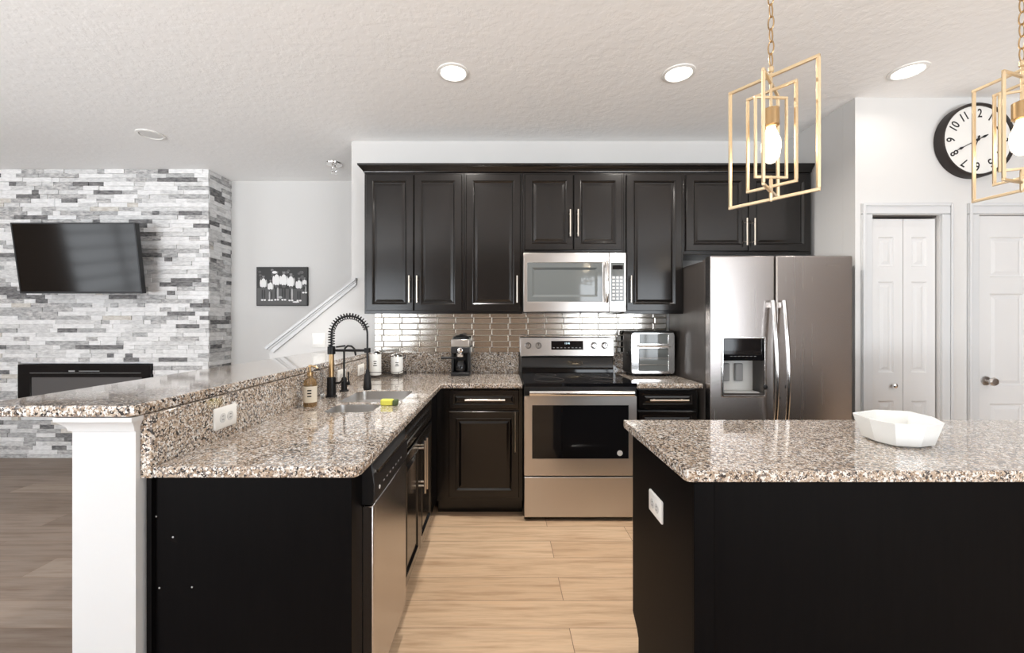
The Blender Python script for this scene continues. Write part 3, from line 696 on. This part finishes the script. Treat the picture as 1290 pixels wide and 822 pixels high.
def faucet():
    bx, by = -.952, 2.320
    r = thing('spring_faucet', (bx, by, CT), 'tall black spring-neck kitchen faucet arching over the sink', 'faucet'); o = r.location
    MB(o).lathe([(.030, CT), (.030, CT + .006), (.024, CT + .010), (.0235, CT + .105), (.018, CT + .110)], (bx, by, 0)).build('base', M_BLKM, r)
    MB(o).lathe([(.0135, CT + .110), (.0135, 1.150)], (bx, by, 0)).build('column', M_GOLD2, r)
    MB(o).lathe([(.021, 1.150), (.021, 1.192), (.012, 1.196)], (bx, by, 0)).build('collar', M_BLKM, r)
    rad = .1; top = 1.262; ex = bx + 2 * rad
    hose = [(bx, by, 1.196 + (top - 1.196) * i / 6) for i in range(6)] + [(bx + rad - rad * math.cos(PI * i / 24), by, top + rad * math.sin(PI * i / 24)) for i in range(25)] + [(ex, by, top - (top - 1.05) * i / 8) for i in range(1, 9)]
    MB(o).tube(hose, .0055, 8).build('hose', M_BLKM, r)
    # the coil round the hose
    import itertools
    P = [Vector(p) for p in hose[:29]]; L = [0]
    for a, b in zip(P, P[1:]): L.append(L[-1] + (b - a).length)
    coil = []; turns = 24; N = turns * 10
    for i in range(N + 1):
        s = L[-1] * i / N; k = max(j for j in range(len(L)) if L[j] <= s + 1e-9); k = min(k, len(P) - 2)
        t = (s - L[k]) / (L[k + 1] - L[k]); p = P[k].lerp(P[k + 1], t); d = (P[k + 1] - P[k]).normalized()
        q = Vector((0, 1, 0)); w = d.cross(q); a = 2 * PI * turns * i / N
        coil.append(p + (q * math.cos(a) + w * math.sin(a)) * .0165)
    MB(o).tube(coil, .0027, 6).build('spring', M_BLKM, r)
    sp = MB(o).lathe([(.008, 1.065), (.010, 1.045), (.016, 1.035), (.021, .985), (.023, .965), (.021, .952), (.002, .952)], (ex, by, 0)).build('spray_head', M_BLKM, r)
    a = MB(o).tube([(bx, by, 1.171), (ex - .018, by, 1.171)], .0075, 10)
    a.lathe([(.017, 1.158), (.017, 1.184)], (ex, by, 0), n=16); a.build('support_arm', M_BLKM, r)
    MB(o).tube([(bx + .018, by, CT + .075), (bx + .05, by - .01, CT + .078), (bx + .075, by - .018, CT + .10)], .006, 8).build('lever', M_BLKM, r)
faucet()
def filter_faucet():
    bx, by = -.952, 2.505
    r = thing('filter_faucet', (bx, by, CT), 'slim black drinking-water faucet with hooked spout behind the spring faucet', 'faucet'); o = r.location
    MB(o).lathe([(.028, CT), (.027, CT + .006), (.017, CT + .010), (.016, CT + .075), (.009, CT + .085)], (bx, by, 0)).build('base', M_BLKM, r)
    MB(o).tube([(bx, by, CT + .08), (bx, by, 1.150), (bx + .006, by, 1.172), (bx + .022, by, 1.186), (bx + .044, by, 1.184), (bx + .062, by, 1.168), (bx + .070, by, 1.128)], .006, 10).build('spout', M_BLKM, r)
    MB(o).tube([(bx + .014, by, CT + .045), (bx + .034, by, CT + .046)], .011, 10).tube([(bx + .026, by, CT + .05), (bx + .026, by, CT + .115)], .005, 8).build('lever', M_BLKM, r)
    MB(o).tube([(bx - .055, by + .02, 1.178), (bx + .005, by + .004, 1.186)], .005, 8).build('bracket', M_BLKM, r)
filter_faucet()
def soap():
    x, y = -.948, 2.055
    r = thing('soap_bottle', (x, y, CT), 'amber glass soap bottle with pump beside the near sink bowl', 'bottle'); o = r.location
    MB(o).lathe([(.029, CT), (.031, CT + .004), (.031, CT + .115), (.026, CT + .130), (.013, CT + .142), (.012, CT + .152)], (x, y, 0)).build('bottle', M_AMBER, r)
    MB(o).lathe([(.0314, CT + .022), (.0314, CT + .100)], (x, y, 0)).build('label_band', M_LABEL, r)
    m = MB(o)
    for i in range(3):
        w = .010 + .004 * (i % 2)
        m.loft([[(x + .0318 * math.sin(a + .3), y - .0318 * math.cos(a + .3), CT + z) for z in (.05 + i * .014, .056 + i * .014)] for a in [(-.3 + .1 * j) for j in range(7)]], False)
    m.build('lettering', M_BLACKINK, r)
    MB(o).lathe([(.014, CT + .152), (.014, CT + .168), (.005, CT + .170), (.005, CT + .192), (.009, CT + .194), (.008, CT + .203)], (x, y, 0), n=16).tube([(x, y, CT + .198), (x + .035, y - .012, CT + .196), (x + .042, y - .014, CT + .188)], .0042, 8).build('pump', M_GOLD2, r)
soap()
r = thing('dish_sponge', (-.565, 2.085, CT), 'yellow sponge with dark scrubbing end lying on the granite by the sink', 'sponge')
MB(r.location).box(-.605, -.545, 2.060, 2.098, CT + .0005, CT + .030).build('sponge', M_YEL, r, bevel=.006)
MB(r.location).box(-.5445, -.522, 2.060, 2.098, CT + .0005, CT + .028).build('scrub_end', M_GRN, r, bevel=.004)
def canister(x, y, rr, h, label, handle):
    r = thing('canister', (x, y, CT + .018), label, 'canister', 'white canisters in the wire tray'); o = r.location; z = CT + .018
    MB(o).lathe([(rr - .004, z), (rr, z + .004), (rr, z + h - .003), (rr - .003, z + h)], (x, y, 0), n=28).build('jar', M_CER, r)
    MB(o).lathe([(rr * .97, z + h + .0003), (rr * .97, z + h + .010), (rr * .6, z + h + .020), (.008, z + h + .022), (.010, z + h + .034), (.002, z + h + .036)], (x, y, 0), n=24).build('lid', M_BRIGHT, r)
    m = MB(o)
    for i, w in enumerate((.3, .22, .26)):
        zz = z + h * (.45 + .1 * i)
        m.loft([[(x + (rr + .0004) * math.sin(a), y - (rr + .0004) * math.cos(a), q) for q in (zz, zz + .006)] for a in [.25 - w + 2 * w * j / 8 for j in range(9)]], False)
    m.build('lettering', M_BLACKINK, r)
    if handle:
        MB(o).tube([(x + rr - .002, y, z + h - .02), (x + rr + .018, y, z + h - .012), (x + rr + .020, y, z + h + .008), (x + rr + .006, y, z + h + .012)], .004, 8).build('clasp', M_BLKM, r)
canister(-.955, 3.130, .044, .158, 'taller white canister with steel lid, nearer the spring faucet', False)
canister(-.822, 3.245, .047, .130, 'shorter white canister with dark clasp, nearer the coffee maker', True)
def tray():
    r = thing('wire_tray', (-.89, 3.2, CT), 'thin black wire tray carrying the white canisters in the corner', 'tray'); o = r.location
    P = rrect(-1.002 + .012, -.760, 3.070, 3.330, .03, 4)
    MB(o).tube([(x, y, CT + .015) for x, y in P], .0022, 6, True).tube([(x, y, CT + .045) for x, y in P], .0022, 6, True).build('rim', M_BLKM, r)
    m = MB(o)
    for i in range(9): x = -.972 + i * .024; m.tube([(x, 3.071, CT + .0155), (x, 3.329, CT + .0155)], .0016, 5)
    for x, y in ((P[2]), (P[7]), (P[12]), (P[17])): m.tube([(x, y, CT + .0003), (x, y, CT + .046)], .0024, 6)
    m.build('grid', M_BLKM, r)
tray()
def coffee():
    x, y = -.325, 3.275
    r = thing('espresso_machine', (x, y, CT), 'black and silver espresso machine on the counter left of the range', 'coffee maker'); o = r.location
    w = .073; yf, yb = y - .075, y + .125
    MB(o).box(x - w, x + w, yf, yb, CT + .0003, CT + .028).build('base', M_BLK, r, bevel=.006)
    MB(o).box(x - w + .004, x + w - .004, y + .03, yb, CT + .0285, CT + .175).build('column', M_BLK, r, bevel=.006)
    for k in (-1, 1): MB(o).box(x + k * (w - .010) - .010, x + k * (w - .010) + .010, yf + .03, y + .0295, CT + .0285, CT + .175).build('post', M_BLK, r, bevel=.004)
    MB(o).box(x - w, x + w, yf + .005, yb, CT + .1755, CT + .222).build('brew_head', M_BLK, r, bevel=.005)
    MB(o).box(x - w + .002, x + w - .002, yf + .010, yb, CT + .2225, CT + .283).build('housing', M_STEEL, r, bevel=.006)
    MB(o).lathe([(.070, CT + .2835), (.068, CT + .298), (.040, CT + .310), (.018, CT + .312), (.016, CT + .322), (.002, CT + .323)], (x, y + .025, 0), n=24).build('lid', M_BLK, r)
    MB(o).lathe([(.021, .0045), (.020, -.010), (.012, -.012), (.002, -.012)], (x, yf, CT + .199), 'y', 20).build('knob', M_BRIGHT, r)
    f = MB(o).lathe([(.030, CT + .147), (.033, CT + .152), (.033, CT + .175)], (x - .004, yf + .040, 0), n=20).build('filter_holder', M_BRIGHT, r)
    MB(o).tube([(x - .036, yf + .038, CT + .140), (x - .150, yf + .015, CT + .139)], [.008, .012], 10).build('handle', M_BLK, f)
    MB(o).lathe([(.036, CT + .0285), (.044, CT + .045), (.044, CT + .075), (.030, CT + .108), (.033, CT + .118)], (x, yf + .052, 0), n=24).build('carafe', M_BLKG, r)
coffee()
def fryer():
    X0, X1, yf, yb, z0, z1 = .985, 1.318, 3.185, 3.408, CT, 1.262
    r = thing('air_fryer_oven', (1.15, 3.3, CT), 'silver and black air fryer oven on the counter beside the refrigerator', 'oven'); o = r.location
    MB(o).loft([[(x, y, z) for x, z in rrect(X0, X1, z0 + .014, z1 - .012, .022, 4)] for y in (yf + .022, yb)]).build('body', M_BLK, r)
    MB(o).box(X0 + .008, X1 - .008, yf + .010, yb - .004, z1 - .0115, z1).build('top_cover', M_BLK, r, bevel=.005)
    for x in (X0 + .03, X1 - .03):
        for y in (yf + .05, yb - .03): MB(o).lathe([(.012, CT + .0003), (.014, CT + .0135)], (x, y, 0), n=12).build('foot', M_BLK, r)
    c = [rrect(X0 + .062, X1 - .052, z1 - .098, z1 - .022, .006, 3), rrect(X0 + .058, X1 - .050, z0 + .042, z1 - .134, .006, 3)]
    d = MB(o).prism(rrect(X0 + .002, X1 - .002, z0 + .022, z1 - .014, .02, 4), yf, yf + .0215, 'y', holes=c).build('door', M_BRIGHT, r, bevel=.003)
    MB(o).box(X0 + .062, X1 - .052, yf + .004, yf + .021, z1 - .098, z1 - .022).build('upper_window', M_SMOKE, d)
    MB(o).box(X0 + .058, X1 - .050, yf + .004, yf + .021, z0 + .042, z1 - .134).build('lower_window', M_SMOKE, d)
    h = MB(o); zh = z1 - .116; h.tube([(X0 + .05, yf - .026, zh), (X1 - .045, yf - .026, zh)], .009, 10)
    for x in (X0 + .065, X1 - .06): h.tube([(x, yf + .001, zh), (x, yf - .026, zh)], .006, 8)
    h.build('handle', M_BRIGHT, d)
    s = MB(o)
    for z in (z0 + .09, z0 + .14): s.tube([(X0 + .062, yf + .0025, z), (X1 - .054, yf + .0025, z)], .0018, 6)
    s.build('rack', M_BRIGHT, d)
    MB(o).lathe([(.020, X0 - .0), (.019, X0 - .012), (.002, X0 - .013)], (0, yf + .09, 1.08), 'x', 16).build('vent_knob', M_BLK, r)
fryer()
def fruit_bowl():
    rim = [(1.275, 1.520), (1.258, 1.430), (1.278, 1.356), (1.363, 1.338), (1.446, 1.362), (1.490, 1.440), (1.482, 1.520), (1.380, 1.548)]
    cx, cy = 1.372, 1.442; zr = [.998, .996, .996, .994, .998, 1.000, 1.003, 1.003]
    r = thing('faceted_bowl', (cx, cy, CT), 'white faceted ceramic bowl on the island granite', 'bowl')
    def ring(k, z, top=False): return [(cx + (x - cx) * k, cy + (y - cy) * k, (zr[i] + z) if top else z) for i, (x, y) in enumerate(rim)]
    MB(r.location).loft([ring(.70, CT + .0005), ring(.80, CT + .006), ring(1.0, 0, True), ring(.955, .0005, True), ring(.76, CT + .014), ring(.3, CT + .010)]).build('bowl', M_CER, r, smooth=False, bevel=.0015)
fruit_bowl()

# ------------------------------------------------------------------ pendants
def pendant(cx, cy, dz, rot, label, half1=None):
    r = thing('lantern_pendant', (cx, cy, CEIL), label, 'pendant lamp', 'gold lantern pendants over the island', rot)
    zc = H + dz - CEIL                                               # local z of the eye level
    def frame(hx, hy, b, t, w=.009):
        m = MB(); B, T = zc + b, zc + t; n = math.hypot(hx, hy); ux, uy = hx / n * w / 2, hy / n * w / 2
        m.bar((-hx - ux, -hy - uy, B), (hx + ux, hy + uy, B), w); m.bar((-hx - ux, -hy - uy, T), (hx + ux, hy + uy, T), w)
        for k in (-1, 1): m.bar((k * hx, k * hy, B + w / 2), (k * hx, k * hy, T - w / 2), w)
        return m.build('frame', M_GOLD, r, bevel=.001)
    frame(.0815, -.1125, .432, .865, .010)
    frame(.077, .080, .460, .841, .009)
    frame(.0455, -.061, .477, .814, .009)
    frame(.057, .004, .510, .790, .008)
    MB().lathe([(.004, zc + .425), (.006, zc + .43), (.006, zc + .50), (.003, zc + .515)], n=10).build('lower_stem', M_GOLD, r)
    MB().lathe([(.005, zc + .745), (.005, zc + .875), (.009, zc + .880), (.009, zc + .895), (.004, zc + .90)], n=12).build('upper_stem', M_GOLD, r)
    MB().lathe([(.012, zc + .755), (.026, zc + .748), (.026, zc + .690), (.022, zc + .686)], n=20).build('socket', M_GOLD2, r)
    MB().lathe([(.013, zc + .688), (.015, zc + .678), (.029, zc + .640), (.031, zc + .615), (.026, zc + .580), (.012, zc + .562), (.002, zc + .558)], n=20).build('bulb', M_BULB, r)
    z = zc + .895; k = 0
    while z < -.02:
        L = .052; a = (k % 2) * PI / 2 + .5; dx, dy = math.cos(a), math.sin(a)
        pts = [(dx * .0095 * math.cos(t), dy * .0095 * math.cos(t), z + L / 2 + (L / 2 - .002) * math.sin(t)) for t in [2 * PI * j / 16 for j in range(16)]]
        MB().tube(pts, .0024, 6, True).build('chain_link', M_GOLD2, r); z += L - .0085; k += 1
    MB().lathe([(.005, -.034), (.03, -.030), (.062, -.012), (.064, -.0005)], n=28).build('canopy', M_GOLD, r)
    ld = bpy.data.lights.new('bulb_light', 'POINT'); ld.energy = BULB_W; ld.color = (1, .78, .5); ld.shadow_soft_size = .04
    lo = bpy.data.objects.new('bulb_light', ld); COL.objects.link(lo); lo.parent = r; lo.location = (0, 0, zc + .615)
    return r
pendant(.9435, 1.4645, 0, 0, 'gold nested-rectangle lantern pendant fully in view over the island')
pendant(1.87, 1.50, .043, -.50, 'gold nested-rectangle lantern pendant in front of the wall clock')

# ------------------------------------------------------------------ ceiling things
def can_light(x, y, label, lit=True, k=1.0):
    r = thing('recessed_light', (x, y, CEIL), label, 'ceiling light', 'recessed ceiling lights')
    MB().lathe([(.096, -.0005), (.094, -.006), (.078, -.010), (.074, -.0055), (.074, -.0005)], n=36).build('trim_ring', M_WPL, r)
    MB().lathe([(.0735, -.0005), (.0735, -.0045), (.05, -.0065), (.002, -.007)], n=32).build('lens', M_LENS if lit else M_LENSOFF, r)
    if lit:
        ld = bpy.data.lights.new('can_beam', 'AREA'); ld.shape = 'DISK'; ld.size = .14; ld.energy = CAN_W * k; ld.color = CAN_COL; ld.spread = math.radians(150)
        lo = bpy.data.objects.new('can_beam', ld); COL.objects.link(lo); lo.parent = r; lo.location = (0, 0, -.012)
    return r
s15 = F * (CEIL - H)
def on_ceiling(px, py): d = s15 / (VY - py); return ((px - VX) * d / F, d)
can_light(*on_ceiling(571, 91), 'lit recessed ceiling light above the range side, left one of the lit row')
can_light(*on_ceiling(855, 92), 'lit recessed ceiling light in front of the refrigerator, middle one of the lit row')
can_light(*on_ceiling(1144, 89), 'lit recessed ceiling light near the wall clock, right one of the lit row', True, .05)
can_light(*on_ceiling(190, 169), 'unlit recessed ceiling light in front of the stone wall', False)
def sprinkler():
    x, y = on_ceiling(421, 206)
    r = thing('fire_sprinkler', (x, y, CEIL), 'small chrome fire sprinkler on the ceiling near the stair opening', 'sprinkler')
    MB().lathe([(.075, -.0005), (.072, -.010), (.040, -.020), (.016, -.022), (.014, -.034)], n=24).build('escutcheon', M_BRIGHT, r)
    m = MB()
    for k in (-1, 1): m.tube([(k * .012, 0, -.03), (k * .026, 0, -.05), (k * .020, 0, -.072), (0, 0, -.088)], .0045, 6)
    m.build('yoke', M_BRIGHT, r)
    MB().lathe([(.028, -.089), (.030, -.092), (.002, -.094)], n=16).build('deflector', M_BRIGHT, r)
sprinkler()

# ------------------------------------------------------------------ wall clock
def clock():
    cx, cz, y, R = 3.114, 2.523, 2.720, .242
    r = thing('wall_clock', (cx, PW, cz), 'large round white wall clock with thick black frame above the doors', 'clock'); o = r.location
    MB(o).lathe([(.232, PW - .001), (R, PW - .003), (R, y + .006), (R - .004, y), (R - .013, y - .001), (R - .017, y + .003), (R - .018, y + .016)], (cx, 0, cz), 'y', 64).build('case', M_FRAME, r)
    MB(o).lathe([(R - .0185, y + .014), (R - .019, y + .0125), (.002, y + .0125)], (cx, 0, cz), 'y', 48).build('dial', M_FACE, r)
    for h in range(1, 13):
        vs, fs = text_mesh(str(h), .074, None, off=.0012); a = -2 * PI * h / 12
        q = []
        for v in vs:
            x, z = v.x * .85, v.y * 1.05 + .172
            q.append((cx + x * math.cos(a) - z * math.sin(a), y + .0118 - v.z, cz + x * math.sin(a) + z * math.cos(a)))
        MB(o).add(q, fs).build('numeral', M_BLACKINK, r, smooth=False)
    def hand(name, ang, L, tail, w, yy):
        a = -ang; d = (-math.sin(a), math.cos(a)); n = (d[1], -d[0])
        P = [(-tail, w * .5), (-tail * .62, w * 1.7), (-tail * .35, w * .5), (L * .62, w * .45), (L * .74, w * 1.9), (L * .84, w * .5), (L, .0008)]
        pts = [(cx + d[0] * t + n[0] * s, cz + d[1] * t + n[1] * s) for t, s in P] + [(cx + d[0] * t - n[0] * s, cz + d[1] * t - n[1] * s) for t, s in reversed(P)]
        MB(o).prism(pts, yy, yy + .0015, 'y').build(name, M_BLACKINK, r)
    hand('hour_hand', math.radians(200), .115, .03, .005, y + .008); hand('minute_hand', math.radians(243), .172, .072, .0045, y + .005)
    MB(o).lathe([(.009, y + .012), (.008, y + .003), (.002, y + .002)], (cx, 0, cz), 'y', 16).build('hub', M_BLACKINK, r)
clock()

# ------------------------------------------------------------------ living room: television, fireplace, picture
def tv():
    w, h, t = 1.137, .645, .045; tilt = math.radians(7.0)
    xl, ztop, ytop = -4.49, 2.236, 3.80
    r = thing('television', (xl + w / 2, ytop, ztop), 'black flat television tilted forward on the stone wall', 'television'); r.rotation_euler = (tilt * -1 * -1, 0, 0)
    # local: x across, z down from 0 to -h, facing -Y
    MB().prism(rrect(-w / 2, w / 2, -h, 0, .006, 3), .006, t, 'y').build('body', M_BLK, r, bevel=.004)
    MB().prism(rect(-w / 2, w / 2, -h, 0), 0, .0058, 'y', holes=[rect(-w / 2 + .012, w / 2 - .012, -h + .018, -.012)]).build('bezel', M_BLK, r)
    MB().box(-w / 2 + .0122, w / 2 - .0122, .002, .0057, -h + .0182, -.0122).build('screen', M_TV, r)
    m = MB().box(-.2, .2, t + .0005, t + .03, -h * .72, -h * .28)
    m.box(-.06, .06, t + .0305, .215, -h * .58, -h * .42); m.build('wall_bracket', M_BLKM, r)
tv()
def fireplace():
    X0, X1, Z0, Z1, y = -4.728, -3.424, .412, .918, 4.062
    r = thing('electric_fireplace', (X0, y, Z0), 'long black electric fireplace set into the stone wall below the television', 'fireplace'); o = r.location
    MB(o).prism(rect(X0, X1, Z0, Z1), y, y + .03, 'y', holes=[rect(X0 + .125, X1 - .095, Z0 + .07, Z1 - .125)]).build('frame', M_BLKG, r, bevel=.004)
    MB(o).box(X0 + .01, X1 - .01, y + .05, y + .19, Z0 + .01, Z1 - .01).build('firebox', M_BLK, r)
    MB(o).box(X0 + .1251, X1 - .0951, y + .012, y + .018, Z0 + .0701, Z1 - .1251).build('glass', M_FIREBED, r)
    m = MB(o).box(X0 + .50, X0 + .56, y - .0012, y - .0003, Z1 - .072, Z1 - .058).box(X0 + .60, X0 + .80, y - .0012, y - .0003, Z1 - .068, Z1 - .062)
    m.build('vent_mark', M_GREY, r)
    m = MB(o).box(X0 + .12, X1 - .10, y - .0012, y - .0003, Z1 - .085, Z1 - .082).build('vent_slot', M_GREY, r)
fireplace()
def picture():
    s = F / (RY1 - .03); x0, x1, z0, z1 = (323 - VX) / s, (387 - VX) / s, H - (385 - VY) / s, H - (336 - VY) / s; y = RY1 - .03
    r = thing('wall_picture', (x0, RY1, z0), 'black and white canvas print of a group in white shirts on the far wall', 'picture'); o = r.location
    MB(o).box(x0, x1, y, RY1 - .001, z0, z1).build('canvas', PRT[0], r, bevel=.002)
    W, Hh = x1 - x0, z1 - z0; m = MB(o); rnd = random.Random(5); lay = [0]
    def blob(u, v, a, b, c, n=10, sq=1.0):
        m.cur = c; lay[0] += 1; yy = y - .0004 - lay[0] * 1.2e-5
        m.add([(x0 + u * W + a * W * math.cos(t), yy, z0 + v * Hh + b * Hh * math.sin(t)) for t in [2 * PI * k / n for k in range(n)]], [tuple(range(n))])
    m.cur = 1; m.add([(x0 + .01, y - .0003, z0 + .01), (x1 - .01, y - .0003, z0 + .01), (x1 - .01, y - .0003, z0 + Hh * .42), (x0 + .01, y - .0003, z0 + Hh * .46)], [(0, 1, 2, 3)])
    for i in range(26): blob(rnd.uniform(.05, .95), rnd.uniform(.66, .93), .03, .03, rnd.choice((1, 1, 2)))
    people = [(.14, .60, .9), (.28, .52, .75), (.40, .68, 1.05), (.54, .68, 1.05), (.68, .64, 1.0), (.84, .56, .85), (.95, .62, .8)]
    for u, v, k in people:
        if u > .93: k *= .7
        for e in (-1, 1):
            blob(u + e * .022, v - .34 * k, .017 * k, .17 * k, 0 if rnd.random() < .6 else 3); blob(u + e * .026, v - .50 * k, .024, .022, 4)
            blob(u + e * .058 * k, v - .02, .022 * k, .11 * k, 4 if e < 0 else 3)
        blob(u, v - .03, .055 * k, .155 * k, 4, 12); blob(u, v - .17 * k, .04 * k, .04, 1)
        blob(u, v + .175 * k, .028 * k, .055 * k, 2); blob(u, v + .215 * k, .028 * k, .026 * k, 0)
    blob(.36, .86, .05, .035, 4); blob(.78, .10, .07, .02, 4); blob(.47, .22, .04, .03, 3)
    m.build('print', PRT, r, smooth=False, merge=False)
picture()
